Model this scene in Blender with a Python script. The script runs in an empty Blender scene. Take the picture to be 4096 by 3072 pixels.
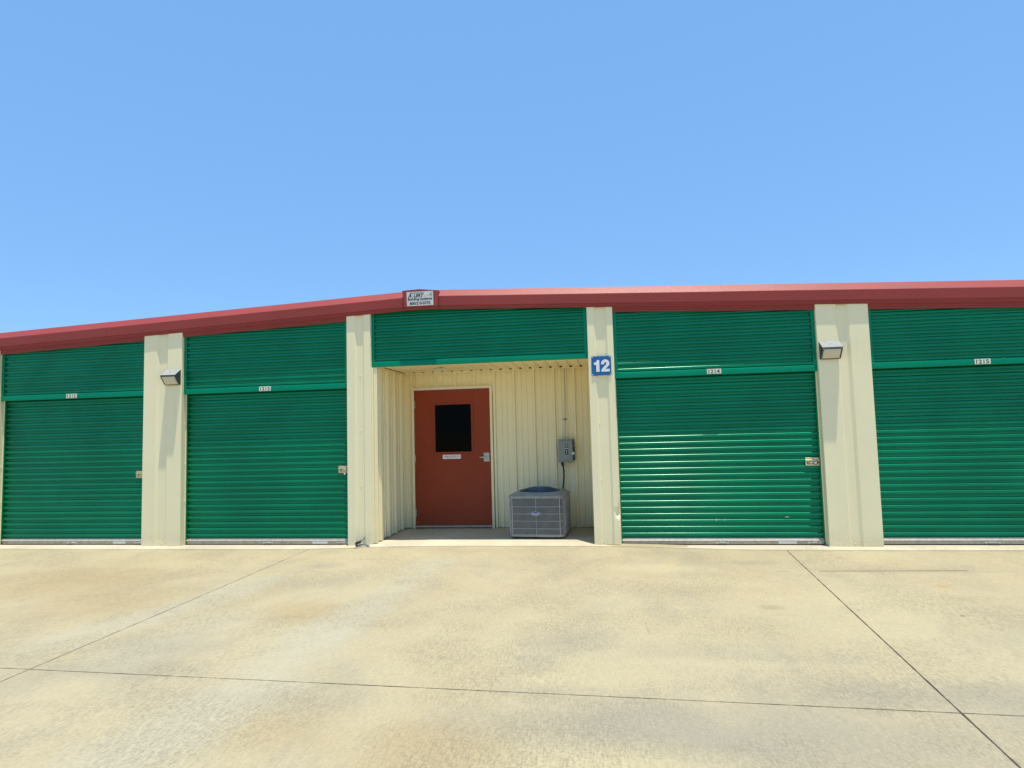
import bpy, bmesh, math, random
from mathutils import Vector, Matrix, noise
random.seed(7)
R = math.radians
S = bpy.context.scene
COL = S.collection

# ------------------------------------------------------------------ camera
cam = bpy.data.objects.new('camera', bpy.data.cameras.new('camera'))
COL.objects.link(cam)
S.camera = cam
yaw, pitch, roll = R(8.20), R(4.149), R(-1.505)
fw = Vector((-math.sin(yaw)*math.cos(pitch), math.cos(yaw)*math.cos(pitch), math.sin(pitch)))
rt = Vector((math.cos(yaw), math.sin(yaw), 0)); up = rt.cross(fw)
rt2 = rt*math.cos(roll)+up*math.sin(roll); up2 = -rt*math.sin(roll)+up*math.cos(roll)
M = Matrix((rt2, up2, -fw)).transposed().to_4x4()
M.translation = Vector((0, -8.127, 1.51))
cam.matrix_world = M
cam.data.sensor_width = 36
cam.data.lens = 2498.6/4096*36
cam.data.clip_start = .05
cam.data.clip_end = 2000

# ------------------------------------------------------------------ light
SUN_DIR = Vector((-.80, 1, -8.9)).normalized()        # the way the sunlight travels
to_sun = -SUN_DIR
elev = math.asin(to_sun.z)
azim = math.atan2(to_sun.x, to_sun.y)
W = bpy.data.worlds.new('World'); S.world = W
W.use_nodes = True
nt = W.node_tree
bg = nt.nodes['Background']
sky = nt.nodes.new('ShaderNodeTexSky')
sky.sky_type = 'NISHITA'; sky.sun_disc = False
sky.sun_elevation = elev; sky.sun_rotation = azim
sky.altitude = 100; sky.air_density = 1.0; sky.dust_density = 0.4; sky.ozone_density = 2.0
tint = nt.nodes.new('ShaderNodeMix'); tint.data_type = 'RGBA'; tint.blend_type = 'MULTIPLY'; tint.inputs[0].default_value = 1
tint.inputs[7].default_value = (.70, .80, .90, 1)
even = nt.nodes.new('ShaderNodeMix'); even.data_type = 'RGBA'; even.inputs[0].default_value = .66     # an even clear blue, paler at the skyline only slightly
even.inputs[7].default_value = (.84, 1.98, 3.75, 1)
nt.links.new(sky.outputs[0], tint.inputs[6]); nt.links.new(tint.outputs[2], even.inputs[6]); nt.links.new(even.outputs[2], bg.inputs[0])
bg.inputs[1].default_value = 0.15
sl = bpy.data.lights.new('sun', 'SUN'); sl.energy = 3.6; sl.angle = R(.53); sl.color = (1, .925, .80)
so = bpy.data.objects.new('sun', sl); COL.objects.link(so)
so.rotation_euler = SUN_DIR.to_track_quat('-Z', 'Y').to_euler()
so.location = (4, -6, 12)
S.view_settings.view_transform = 'Standard'; S.view_settings.look = 'None'
S.view_settings.exposure = 0.70; S.view_settings.gamma = 1
S.cycles.max_bounces = 14; S.cycles.diffuse_bounces = 10; S.cycles.glossy_bounces = 4

# ------------------------------------------------------------------ materials
class NT:
    """small helper for writing node graphs"""
    def __init__(s, name, rough=.5, metal=0., spec=.5, coat=0.):
        s.m = bpy.data.materials.new(name); s.m.use_nodes = True
        s.t = s.m.node_tree; s.b = s.t.nodes['Principled BSDF']
        s.b.inputs['Roughness'].default_value = rough
        s.b.inputs['Metallic'].default_value = metal
        s.b.inputs['Specular IOR Level'].default_value = spec
        s.b.inputs['Coat Weight'].default_value = coat; s.b.inputs['Coat Roughness'].default_value = .20
        s.co = s.t.nodes.new('ShaderNodeTexCoord').outputs['Object']
        g = s.t.nodes.new('ShaderNodeNewGeometry'); s.pos = g.outputs['Position']
    def set(s, sock, v):
        if hasattr(v, 'is_output'): s.t.links.new(v, sock)
        elif isinstance(v, (tuple, list)) and len(v) == 3 and sock.type == 'RGBA': sock.default_value = (*v, 1)
        else: sock.default_value = v
    def math(s, op, a, b=0., c=None, clamp=False):
        n = s.t.nodes.new('ShaderNodeMath'); n.operation = op; n.use_clamp = clamp
        s.set(n.inputs[0], a); s.set(n.inputs[1], b)
        if c is not None: s.set(n.inputs[2], c)
        return n.outputs[0]
    def xyz(s):
        n = s.t.nodes.new('ShaderNodeSeparateXYZ'); s.t.links.new(s.pos, n.inputs[0]); return n.outputs
    def scaled(s, sc, loc=(0, 0, 0)):
        n = s.t.nodes.new('ShaderNodeMapping'); s.t.links.new(s.pos, n.inputs[0])
        n.inputs['Scale'].default_value = sc; n.inputs['Location'].default_value = loc
        return n.outputs[0]
    def noise(s, vec, scale=1., detail=4, rough=.55, dist=0.):
        n = s.t.nodes.new('ShaderNodeTexNoise'); s.t.links.new(vec, n.inputs['Vector'])
        n.inputs['Scale'].default_value = scale; n.inputs['Detail'].default_value = detail
        n.inputs['Roughness'].default_value = rough; n.inputs['Distortion'].default_value = dist
        return n.outputs['Fac']
    def ramp(s, v, a, b, lo=0., hi=1.):
        n = s.t.nodes.new('ShaderNodeMapRange'); n.interpolation_type = 'SMOOTHSTEP'
        s.set(n.inputs['Value'], v); n.inputs['From Min'].default_value = a; n.inputs['From Max'].default_value = b
        n.inputs['To Min'].default_value = lo; n.inputs['To Max'].default_value = hi
        return n.outputs['Result']
    def mix(s, f, a, b, mode='MIX'):
        n = s.t.nodes.new('ShaderNodeMix'); n.data_type = 'RGBA'; n.blend_type = mode
        s.set(n.inputs['Factor'], f); s.set(n.inputs['A'] if 0 else n.inputs[6], a); s.set(n.inputs[7], b)
        return n.outputs[2]
    def bump(s, h, strength=.2, dist=.01):
        n = s.t.nodes.new('ShaderNodeBump'); s.t.links.new(h, n.inputs['Height'])
        n.inputs['Strength'].default_value = strength; n.inputs['Distance'].default_value = dist
        s.t.links.new(n.outputs[0], s.b.inputs['Normal'])
    def color(s, c): s.set(s.b.inputs['Base Color'], c)

def painted(name, c, rough, var=.10, dirt=(.30, .27, .18), dirt_amt=.15, bump=.05, spec=.5, coat=0., metal=0.):
    """painted sheet metal: slight fading, vertical run-off streaks, grime near the ground"""
    n = NT(name, rough, metal, spec, coat)
    a = n.noise(n.pos, 1.3, 5)
    b = n.noise(n.scaled((22, 22, .9)), 1., 4)
    f = n.noise(n.pos, 60, 3)
    col = n.mix(n.ramp(a, .3, .7), tuple(v*(1-var) for v in c), tuple(min(1, v*(1+var*.5)) for v in c))
    col = n.mix(n.math('MULTIPLY', n.ramp(b, .52, .78), dirt_amt), col, dirt)
    z = n.xyz()[2]
    low = n.math('MULTIPLY', n.ramp(n.math('ADD', z, n.math('MULTIPLY', b, -.12)), -.05, .22, 1., 0.), n.ramp(f, .25, .6))
    col = n.mix(n.math('MULTIPLY', low, .35), col, dirt)
    n.color(col)
    n.set(n.b.inputs['Roughness'], n.ramp(f, .3, .7, rough*.94, rough*1.06))
    n.bump(n.math('ADD', n.noise(n.pos, 5, 2), n.math('MULTIPLY', f, .04)), bump, .02)
    return n.m

def plain(name, c, rough=.5, metal=0., var=.08, scale=25., spec=.5, bump=0.):
    n = NT(name, rough, metal, spec)
    a = n.noise(n.pos, scale, 4)
    n.color(n.mix(n.ramp(a, .3, .7), tuple(v*(1-var) for v in c), tuple(min(1, v*(1+var)) for v in c)))
    if bump: n.bump(a, bump, .004)
    return n.m

M_ = {}
M_['cream'] = painted('cream_painted_steel', (.885, .795, .505), .5, var=.03, dirt=(.42, .38, .24), dirt_amt=.08, bump=.035, spec=.3)
M_['green'] = painted('green_painted_steel', (.0002, .212, .094), .46, var=.13, dirt=(.008, .20, .11), dirt_amt=.22, bump=.02, spec=.02, coat=.42, metal=.60)
M_['green_trim'] = painted('green_trim_paint', (.0002, .215, .105), .42, var=.05, dirt=(.01, .17, .09), dirt_amt=.08, bump=.02, spec=.05, coat=.25, metal=.35)
M_['red'] = painted('red_painted_steel', (.30, .043, .034), .50, var=.06, dirt=(.22, .06, .045), dirt_amt=.15, bump=.012, spec=.35)
M_['maroon'] = painted('maroon_door_paint', (.285, .046, .015), .55, var=.06, dirt=(.24, .07, .03), dirt_amt=.15, bump=.03, spec=.25)
M_['alu'] = plain('brushed_aluminium', (.42, .395, .33), .5, .3, .12, 18, bump=.1, spec=.3)
M_['zinc'] = plain('yellow_zinc_plate', (.62, .56, .34), .35, .7, .25, 60)
M_['steel'] = plain('bright_steel', (.70, .70, .68), .28, .9, .08, 40)
M_['dullsteel'] = plain('satin_steel', (.50, .50, .45), .45, .4, .1, 40)
M_['bronze'] = plain('dark_bronze_paint', (.035, .036, .036), .40, 0, .3, 30)
M_['paletop'] = plain('pale_grey_housing', (.30, .31, .30), .65, 0, .10, 14, spec=.2)  # wall light hood, a paler grey than the housing sides
M_['rubber'] = plain('black_rubber', (.012, .012, .013), .55, 0, .2, 50)
M_['darkgap'] = plain('dark_gap', (.012, .014, .012), .9, 0, .2, 20)
M_['white'] = plain('white_vinyl', (.80, .80, .77), .4, 0, .04, 30)
M_['black_ink'] = plain('black_ink', (.012, .014, .013), .5, 0, .1, 40)
M_['green_ink'] = plain('dark_green_ink', (.006, .045, .028), .5, 0, .1, 40)
M_['red_ink'] = plain('red_ink', (.35, .02, .03), .5, 0, .1, 40)
M_['grey_ink'] = plain('grey_ink', (.18, .17, .17), .5, 0, .1, 40)
M_['plate'] = plain('aged_cream_plate', (.74, .73, .58), .4, 0, .05, 40)
M_['blue'] = plain('blue_sign_paint', (.008, .115, .33), .3, 0, .08, 9)
M_['box'] = plain('grey_box_paint', (.24, .27, .25), .4, 0, .06, 9)
M_['acgrey'] = plain('grey_powder_coat', (.24, .25, .235), .42, 0, .10, 14)
M_['acwire'] = plain('pale_grey_wire_coat', (.37, .38, .36), .4, 0, .08, 14)
M_['acdark'] = plain('dark_coil', (.012, .012, .014), .6, 0, .3, 90)
M_['badgeblue'] = plain('badge_blue', (.01, .03, .22), .25, 0, .05, 9)
M_['redplastic'] = plain('dark_red_plastic', (.11, .008, .012), .4, 0, .1, 20)
M_['pvc'] = plain('weathered_grey_pipe', (.12, .15, .14), .5, 0, .25, 60, bump=.2)
M_['glassdark'] = plain('dark_window_glass', (.0015, .0017, .002), .05, 0, 0, 5, spec=.04)
M_['leaf'] = plain('dead_leaf', (.13, .075, .02), .7, 0, .3, 60)

def lens_mat():
    n = NT('prismatic_lens', .25, 0, .5)
    z = n.xyz()
    w = n.t.nodes.new('ShaderNodeTexWave'); n.t.links.new(n.pos, w.inputs[0]); w.inputs['Scale'].default_value = 30; w.bands_direction = 'X'
    n.color(n.mix(w.outputs['Fac'], (.50, .48, .38), (.62, .60, .48)))
    n.bump(w.outputs['Fac'], .2, .003)
    return n.m
M_['lens'] = lens_mat()
M_['housing'] = plain('grey_bronze_housing', (.062, .066, .066), .45, 0, .2, 30)

# scratches on the shutter of unit 1214 are real paint damage
def concrete(name, slab=False):
    n = NT(name, .85, 0, .25)
    x, y, z = n.xyz()
    wob = n.noise(n.pos, 1.3, 9, .72)
    A = n.noise(n.scaled((.55, .30, 1), (3.1, 7.7, 0)), 1., 9, .68, .5)
    B = n.noise(n.scaled((1.5, .75, 1), (11.3, 2.2, 0)), 1., 10, .74, .5)
    cream, tan, grey, pale = (.420, .364, .228), (.400, .340, .206), (.300, .272, .196), (.410, .380, .272)
    if slab:
        cream = (.56, .50, .365); tan = (.50, .445, .32)
    col = n.mix(n.ramp(A, .38, .62), cream, tan)
    col = n.mix(n.math('MULTIPLY', n.ramp(B, .47, .66), .15 if slab else .48), col, grey)
    col = n.mix(n.math('MULTIPLY', n.ramp(B, .44, .30), .35), col, (.450, .395, .245))
    def blob(cx, cy, rx, ry, amp=.55):
        dx = n.math('DIVIDE', n.math('SUBTRACT', x, cx), rx); dy = n.math('DIVIDE', n.math('SUBTRACT', y, cy), ry)
        d = n.math('SQRT', n.math('ADD', n.math('MULTIPLY', dx, dx), n.math('MULTIPLY', dy, dy)))
        d = n.math('ADD', d, n.math('MULTIPLY', n.math('SUBTRACT', wob, .5), 1.7))
        return n.math('MULTIPLY', n.ramp(d, 1.35, .15), amp)
    def streak(ax, ay, bx, by, w, amp, wobble=.35):
        L = math.hypot(bx-ax, by-ay); ux, uy = (bx-ax)/L, (by-ay)/L
        px = n.math('SUBTRACT', x, ax); py = n.math('SUBTRACT', y, ay)
        t = n.math('ADD', n.math('MULTIPLY', px, ux), n.math('MULTIPLY', py, uy))
        tc = n.math('MINIMUM', n.math('MAXIMUM', t, 0.), L)
        ex = n.math('SUBTRACT', px, n.math('MULTIPLY', tc, ux)); ey = n.math('SUBTRACT', py, n.math('MULTIPLY', tc, uy))
        d = n.math('SQRT', n.math('ADD', n.math('MULTIPLY', ex, ex), n.math('MULTIPLY', ey, ey)))
        d = n.math('ADD', n.math('DIVIDE', d, w), n.math('MULTIPLY', n.math('SUBTRACT', wob, .5), 2*wobble*5))
        return n.math('MULTIPLY', n.ramp(d, 1.5, 0.), amp)
    if not slab:
        # water-washed pale bands, tan staining, grey worn areas
        for a in ((-5.7, -1.9, 1.3, .9, .75), (-4.6, -2.7, .8, .7, .55), (-2.65, -2.9, .42, .35, .65), (-1.75, -4.95, .45, .3, .5),
                  (-.85, -5.1, .5, .35, .75), (-6.6, -3.4, 1.4, .8, .6)):
            col = n.mix(blob(*a), col, (.365, .285, .148))
        for a in ((-3.3, -3.8, .55, .28, .55), (-3.2, -4.25, .7, .2, .7), (-2.2, -4.6, .8, .25, .5), (.1, -4.75, .9, .42, .95), (1.0, -4.85, 1.0, .5, .75),
                  (1.7, -4.25, 1.1, .25, .8), (-.4, -4.35, .35, .25, .4), (2.4, -4.6, .8, .5, .8), (-3.3, -1.15, .28, .18, .55), (-2.9, -1.9, .8, .25, .35),
                  (1.6, -.85, .35, .12, .5), (-.3, -3.5, .35, .3, .45), (.8, -3.7, .8, .3, .4), (2.9, -1.15, 1.0, .14, .45), (-4.6, -4.6, 1.1, .3, .5)):
            col = n.mix(blob(*a), col, grey)
        for a in ((-1.95, -1.0, -2.15, -3.4, .26, .8), (-2.15, -3.4, -2.35, -5.6, .34, .8), (-3.62, -1.9, -4.18, -3.75, .30, .8), (-3.2, -3.1, -3.4, -4.0, .3, .4)):
            col = n.mix(streak(*a), col, pale)
        for a in ((.55, -1.2, .7, .22, .7), (-.4, -4.2, .3, .14, .75), (-.05, -5.15, .6, .22, .8), (.75, -3.85, .6, .1, .5), (-2.2, -.6, 2.2, .22, .45),
                  (1.8, -2.6, .8, .7, .35), (-4.9, -1.1, .9, .35, .5), (.9, -1.75, .6, .25, .5)):
            col = n.mix(blob(*a), col, (.46, .40, .24))
    # broomed finish: fine lines running away from the building, worn through in places
    br = n.noise(n.scaled((80, 11, 1)), 1., 7, .78)
    gr = n.noise(n.pos, 55, 6, .80)
    patch = n.ramp(n.noise(n.scaled((.8, .8, 1), (5, 1, 0)), 1.2, 4, .6), .42, .62)
    wear = n.math('MULTIPLY', n.ramp(br, .42, .66), n.math('ADD', n.math('MULTIPLY', patch, .36), .03 if slab else .22))
    col = n.mix(wear, col, (.19, .17, .115))
    pit = n.math('MULTIPLY', n.ramp(gr, .46, .64), n.math('ADD', n.math('MULTIPLY', patch, .32), .04 if slab else .17))
    col = n.mix(pit, col, (.17, .15, .10))
    hl = n.math('MULTIPLY', n.ramp(gr, .46, .34), .38)
    col = n.mix(hl, col, (.47, .42, .27))
    # faint cross streaks of washed-off dirt
    cs = n.noise(n.scaled((1.6, 13, 1), (0, 4, 0)), 1., 5, .65, .5)
    col = n.mix(n.math('MULTIPLY', n.ramp(cs, .60, .75), .05 if slab else .30), col, (.24, .22, .155))
    h = n.math('ADD', n.math('MULTIPLY', br, .5), n.math('MULTIPLY', gr, .7))
    if not slab:
        # sawn joints
        def line(ax, ay, bx, by, w):
            L = math.hypot(bx-ax, by-ay); nx, ny = (by-ay)/L, -(bx-ax)/L
            d = n.math('ABSOLUTE', n.math('SUBTRACT', n.math('ADD', n.math('MULTIPLY', x, nx), n.math('MULTIPLY', y, ny)), ax*nx+ay*ny))
            d = n.math('ADD', d, n.math('MULTIPLY', n.math('SUBTRACT', n.noise(n.pos, 7, 5, .75), .5), .014))
            return n.ramp(d, w*1.5, w*.6)
        js = line(-3.95, -.30, -3.899, -4.49, .0042)
        for a in ((2.108, -.276, 1.746, -5.029, .0050), (-4.14, -4.287, 1.99, -4.47, .0036), (8.1, 0, 7.9, -5, .007), (-9.9, 0, -9.9, -5, .007), (-4, -10.2, 2, -10.5, .006), (14, 0, 14, -5, .007), (-15.9, 0, -15.9, -5, .007)):
            js = n.math('MAXIMUM', js, line(*a))
        yok = n.ramp(y, -.13, -.17)
        js = n.math('MULTIPLY', js, yok)
        col = n.mix(n.math('MULTIPLY', js, .92), col, (.045, .035, .022))
        h = n.math('SUBTRACT', h, n.math('MULTIPLY', js, 3.))
        # dark skid line, small rust spots, oil freckles
        col = n.mix(streak(2.15, -1.215, 3.55, -1.15, .016, .8, .3), col, (.10, .06, .03))
        col = n.mix(streak(1.70, -1.265, 1.83, -1.262, .010, .6, .3), col, (.13, .08, .04))
        col = n.mix(blob(3.0, -1.8, .09, .06, .5), col, (.38, .22, .09))
        col = n.mix(blob(1.33, -2.56, .12, .08, .6), col, (.27, .24, .13))
        col = n.mix(blob(2.70, -2.72, .018, .022, 1.), col, (.10, .07, .04))
        col = n.mix(streak(.262, -3.05, .285, -3.3, .012, .5, .4), col, (.24, .2, .14))
        vo = n.t.nodes.new('ShaderNodeTexVoronoi'); n.t.links.new(n.scaled((1, 1, .01)), vo.inputs['Vector']); vo.inputs['Scale'].default_value = 1.1
        col = n.mix(n.math('MULTIPLY', n.ramp(vo.outputs['Distance'], .013, .007), .75), col, (.10, .08, .05))
        # weathered crack where the driveway meets the building slab
        edge = n.math('ADD', y, n.math('MULTIPLY', n.math('SUBTRACT', n.noise(n.pos, 2.2, 5, .7), .5), .05))
        e = n.math('MULTIPLY', n.ramp(n.math('ABSOLUTE', n.math('ADD', edge, .155)), .013, .004), n.ramp(n.noise(n.pos, 3.3, 3), .42, .55))
        col = n.mix(n.math('MULTIPLY', e, .55), col, (.16, .14, .06))
    n.color(col)
    n.bump(h, .55, .006)
    return n.m
M_['concrete'] = concrete('weathered_concrete')
M_['slab'] = concrete('smooth_slab_concrete', True)

# ------------------------------------------------------------------ mesh helpers
class MB:
    def __init__(s): s.v = []; s.f = []; s.sm = []
    def add(s, vs, fs, smooth=False):
        k = len(s.v); s.v += [tuple(v) for v in vs]; s.f += [tuple(i+k for i in f) for f in fs]; s.sm += [smooth]*len(fs); return s
    def box(s, x0, x1, y0, y1, z0, z1, T=None):
        vs = [(x, y, z) for z in (z0, z1) for y in (y0, y1) for x in (x0, x1)]
        if T: vs = [T(Vector(v)) for v in vs]
        return s.add(vs, [(0, 2, 3, 1), (4, 5, 7, 6), (0, 1, 5, 4), (2, 6, 7, 3), (0, 4, 6, 2), (1, 3, 7, 5)])
    def prism(s, pts, y0, y1):
        """polygon in x,z (counter-clockwise seen from -y) extruded in y"""
        n = len(pts)
        vs = [(p[0], y0, p[1]) for p in pts]+[(p[0], y1, p[1]) for p in pts]
        return s.add(vs, [tuple(range(n)), tuple(range(2*n-1, n-1, -1))]+[(i, i+n, (i+1) % n+n, (i+1) % n) for i in range(n)])
    def tube(s, path, r, n=10, caps=True):
        P = [Vector(p) for p in path]; rs = r if isinstance(r, (list, tuple)) else [r]*len(P)
        rings = []; prev = None
        for i, p in enumerate(P):
            d = (P[min(i+1, len(P)-1)]-P[max(i-1, 0)]).normalized()
            if prev is None:
                u = d.orthogonal().normalized()
            else:
                u = (prev-d*prev.dot(d)).normalized()
            prev = u; w = d.cross(u)
            rings.append([p+(u*math.cos(2*math.pi*k/n)+w*math.sin(2*math.pi*k/n))*rs[i] for k in range(n)])
        vs = [v for ring in rings for v in ring]; fs = []
        for i in range(len(P)-1):
            for k in range(n): fs.append((i*n+k, i*n+(k+1) % n, (i+1)*n+(k+1) % n, (i+1)*n+k))
        s.add(vs, fs, True)
        if caps:
            s.add(rings[0], [tuple(range(n-1, -1, -1))]); s.add(rings[-1], [tuple(range(n))])
        return s
    def disc(s, c, r, axis, h, n=14, dome=0.):
        """a short cylinder along axis (unit) of height h, with a domed cap"""
        c = Vector(c); a = Vector(axis).normalized(); u = a.orthogonal().normalized(); w = a.cross(u)
        ring = lambda rr, hh: [c+a*hh+(u*math.cos(2*math.pi*k/n)+w*math.sin(2*math.pi*k/n))*rr for k in range(n)]
        rs = [ring(r, 0), ring(r, h), ring(r*.7, h+dome*.7)]
        vs = [v for q in rs for v in q]+[c+a*(h+dome)]
        fs = [(i*n+k, i*n+(k+1) % n, (i+1)*n+(k+1) % n, (i+1)*n+k) for i in range(2) for k in range(n)]
        fs += [(2*n+k, 2*n+(k+1) % n, 3*n) for k in range(n)]
        return s.add(vs, fs, dome > 0)
    def grid(s, rows, smooth=True):
        """rows of points -> quads"""
        m = len(rows[0]); vs = [p for r in rows for p in r]
        return s.add(vs, [(i*m+j, i*m+j+1, (i+1)*m+j+1, (i+1)*m+j) for i in range(len(rows)-1) for j in range(m-1)], smooth)

def wloc(o):
    v = Vector((0, 0, 0))
    while o is not None: v += o.location; o = o.parent
    return v
def obj(name, mb, mat, parent=None, bevel=0., local=False, cut=None, angle=35, solid=0.):
    me = bpy.data.meshes.new(name)
    me.from_pydata(mb.v, [], mb.f)
    me.polygons.foreach_set('use_smooth', mb.sm)
    bm = bmesh.new(); bm.from_mesh(me)
    bmesh.ops.remove_doubles(bm, verts=bm.verts, dist=1e-5)
    if cut:
        for co, no in cut:
            bmesh.ops.bisect_plane(bm, geom=bm.verts[:]+bm.edges[:]+bm.faces[:], plane_co=co, plane_no=no, clear_outer=True)
    bmesh.ops.recalc_face_normals(bm, faces=bm.faces)
    off = Vector((0, 0, 0)) if local else wloc(parent)
    for v in bm.verts: v.co -= off
    bm.to_mesh(me); bm.free()
    me.set_sharp_from_angle(angle=R(angle))
    me.materials.append(mat)
    o = bpy.data.objects.new(name, me); COL.objects.link(o)
    if parent: o.parent = parent
    if bevel:
        b = o.modifiers.new('bevel', 'BEVEL'); b.width = bevel; b.segments = 2; b.limit_method = 'ANGLE'; b.angle_limit = R(40)
    if solid:
        b = o.modifiers.new('thickness', 'SOLIDIFY'); b.thickness = solid; b.offset = 0
    return o
def thing(name, label, cat, loc=(0, 0, 0), rz=0., group=None):
    o = bpy.data.objects.new(name, None); COL.objects.link(o)
    o.empty_display_size = .1
    o.location = loc; o.rotation_euler = (0, 0, rz)
    o['label'] = label; o['category'] = cat
    if group: o['group'] = group
    return o
def text(name, body, size, mat, parent, loc, bold=0., shear=0., sx=1., depth=.0012, width=None, local=False, rot=0.):
    """flat raised lettering on a surface that faces -y; loc is the centre"""
    c = bpy.data.curves.new(name, 'FONT'); c.body = body; c.size = size; c.offset = bold; c.shear = shear
    c.align_x = 'CENTER'; c.align_y = 'CENTER'; c.extrude = depth; c.resolution_u = 3
    t = bpy.data.objects.new(name+'_source', c); COL.objects.link(t)
    dg = bpy.context.evaluated_depsgraph_get(); dg.update()
    me = bpy.data.meshes.new_from_object(t.evaluated_get(dg)); me.name = name
    bpy.data.objects.remove(t); bpy.data.curves.remove(c)
    xs = [v.co.x for v in me.vertices]; ys = [v.co.y for v in me.vertices]
    cx, cy = (min(xs)+max(xs))/2, (min(ys)+max(ys))/2
    if width: sx = width/(max(xs)-min(xs))
    off = Vector(loc)-(Vector((0, 0, 0)) if local else wloc(parent))
    cr, sr = math.cos(rot), math.sin(rot)
    for v in me.vertices:
        a, b = (v.co.x-cx)*sx, v.co.y-cy
        v.co = off+Vector((a*cr-b*sr, -v.co.z, a*sr+b*cr))
    me.materials.clear(); me.materials.append(mat)
    o = bpy.data.objects.new(name, me); COL.objects.link(o); o.parent = parent
    return o
def nz(x, y=0., z=0.): return noise.noise(Vector((x, y, z)))

# ------------------------------------------------------------------ geometry facts (metres)
RX, E0 = -2.40, 3.340                       # ridge position, height of the rake's front edge at the ridge
def E(x): return E0-abs(x-RX)/24.
def G(x, y=0.):                             # the driveway is slightly higher in front of the alcove
    t = max(0., min(1., 1+y/3.))
    return -.024+.046*math.exp(-((x+1.2)/2.3)**4)*t*t*(3-2*t)
YC = .118                                   # front of the shutter ribs
YH = .048                                   # front of the green header trims
PIERS = [(-12.0, -11.42), (-9.55, -8.94), (-6.541, -5.937), (-3.461, -3.116), (-.165, .168), (2.649, 3.262), (5.72, 6.33), (8.78, 9.4)]
OPEN = [(-11.42, -9.55), (-8.94, -6.541), (-5.937, -3.461), (.168, 2.649), (3.262, 5.72), (6.33, 8.78)]
XL, XR, YB = -12.0, 9.4, 14.

# ------------------------------------------------------------------ ground
xs = [-300, -120, -50, -25, -16]+[-14+.5*i for i in range(53)]+[14, 20, 30, 60, 130, 300]
ys = [-300, -120, -50, -25, -16]+[-12+.5*i for i in range(16)]+[-4+.25*i for i in range(16)]+[-.13, -.05, 20, 60, 150, 300]
mb = MB(); mb.grid([[(x, y, G(x, min(y, 0.))-(0 if y < .1 else .05)) for x in xs] for y in ys])
dr = obj('driveway', mb, M_['concrete']); dr['kind'] = 'structure'

# ------------------------------------------------------------------ building
bld = thing('storage_building', 'long low storage building with cream walls, green shutters and dark red roof trim', 'building', (-1.3, .2, 0))

# floor slab whose edge shows as a pale lip under the doors
mb = MB()
sx_ = [XL+.3*i for i in range(int((XR-XL)/.3)+1)]+[XR]
top = lambda x: -.004+.036*math.exp(-((x+1.6)/1.75)**8)
def slab_row(y, dz, f=top): return [(x, y, f(x)+dz) for x in sx_]
mb.grid([slab_row(-.125, -.05), slab_row(-.120, .0005, lambda x: G(x, -.12)+.006), slab_row(-.02, 0.0), slab_row(1.5, 0.), slab_row(YB, 0.)])
obj('floor_slab', mb, M_['slab'], bld)

# shell behind the front
mb = MB()
mb.box(XL+.01, XL+.06, .15, YB, -.03, E(XL)-.1).box(XR-.06, XR-.01, .15, YB, -.03, E(XR)-.1).box(XL+.06, XR-.06, YB-.06, YB-.01, -.03, E(XL)-.1)
obj('wall', mb, M_['cream'], bld)
mb = MB(); mb.box(XL+.07, XR-.07, .30, .34, -.02, 3.1)
cuts = None
# dark partition with a gap for the alcove
mb = MB(); mb.box(XL+.07, -3.13, .32, .35, -.02, 2.9).box(-.12, XR-.07, .32, .35, -.02, 2.9)
obj('inner_partition', mb, M_['darkgap'], bld)
# roof
mb = MB()
for (a, b) in ((XL-.05, RX), (RX, XR+.05)):
    mb.grid([[(a, .074, E(a)+.102), (b, .074, E(b)+.102)], [(a, YB+.1, E(a)+.104), (b, YB+.1, E(b)+.104)]], False)
obj('roof', mb, M_['red'], bld, solid=.004)

# rake trim: a folded profile following the slope; two lengths each side
prof = [(.075, .104), (.060, .106), (-.028, .008), (-.032, .003), (-.0335, -.003), (-.032, -.120), (-.030, -.125), (-.018, -.127), (-.018, -.152), (-.009, -.153), (-.008, -.172), (.012, -.173)]
def rake(a, b, yo=0.):
    n = max(2, int(abs(b-a)/.5)+1); mb = MB()
    rows = []
    for i in range(n+1):
        x = a+(b-a)*i/n; w = nz(x*1.7, 3.)*.0015
        rows.append([(x, y+yo+w*(1 if j > 3 else 0), E(x)+dz+w) for j, (y, dz) in enumerate(prof)])
    mb.grid(rows)
    return mb
for a, b, yo in ((XL-.05, -7.13, -.0025), (-7.14, RX, 0), (RX, 1.56, 0), (1.55, 7.6, -.0025), (7.59, XR+.05, 0)):
    mb = rake(a, b, yo)
    # screws under the fold
    x = a+.4
    while x < b-.1:
        mb.disc((x, -.0185+yo, E(x)-.139), .006, (0, -1, 0), .003, 8, .002); x += .92
    obj('rake_trim', mb, M_['red'], bld, angle=8)

# ridge cap box over the peak
def peak_poly(x0, x1, zb0, zb1, zt0, zp, zt1, xp): return [(x0, zb0), (x1, zb1), (x1, zt1), (xp, zp), (x0, zt0)]
mb = MB(); mb.prism([(-2.605, 3.196), (-2.142, 3.186), (-2.130, 3.404), (-2.392, 3.434), (-2.637, 3.424)], -.062, .03)
mb.box(-2.60, -2.14, -.040, .0, 3.158, 3.198)
mb.disc((-2.585, -.042, 3.178), .008, (0, -1, 0), .003, 8, .003).disc((-2.165, -.042, 3.174), .008, (0, -1, 0), .003, 8, .003)
obj('ridge_cap', mb, M_['red'], bld, bevel=.004)

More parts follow.
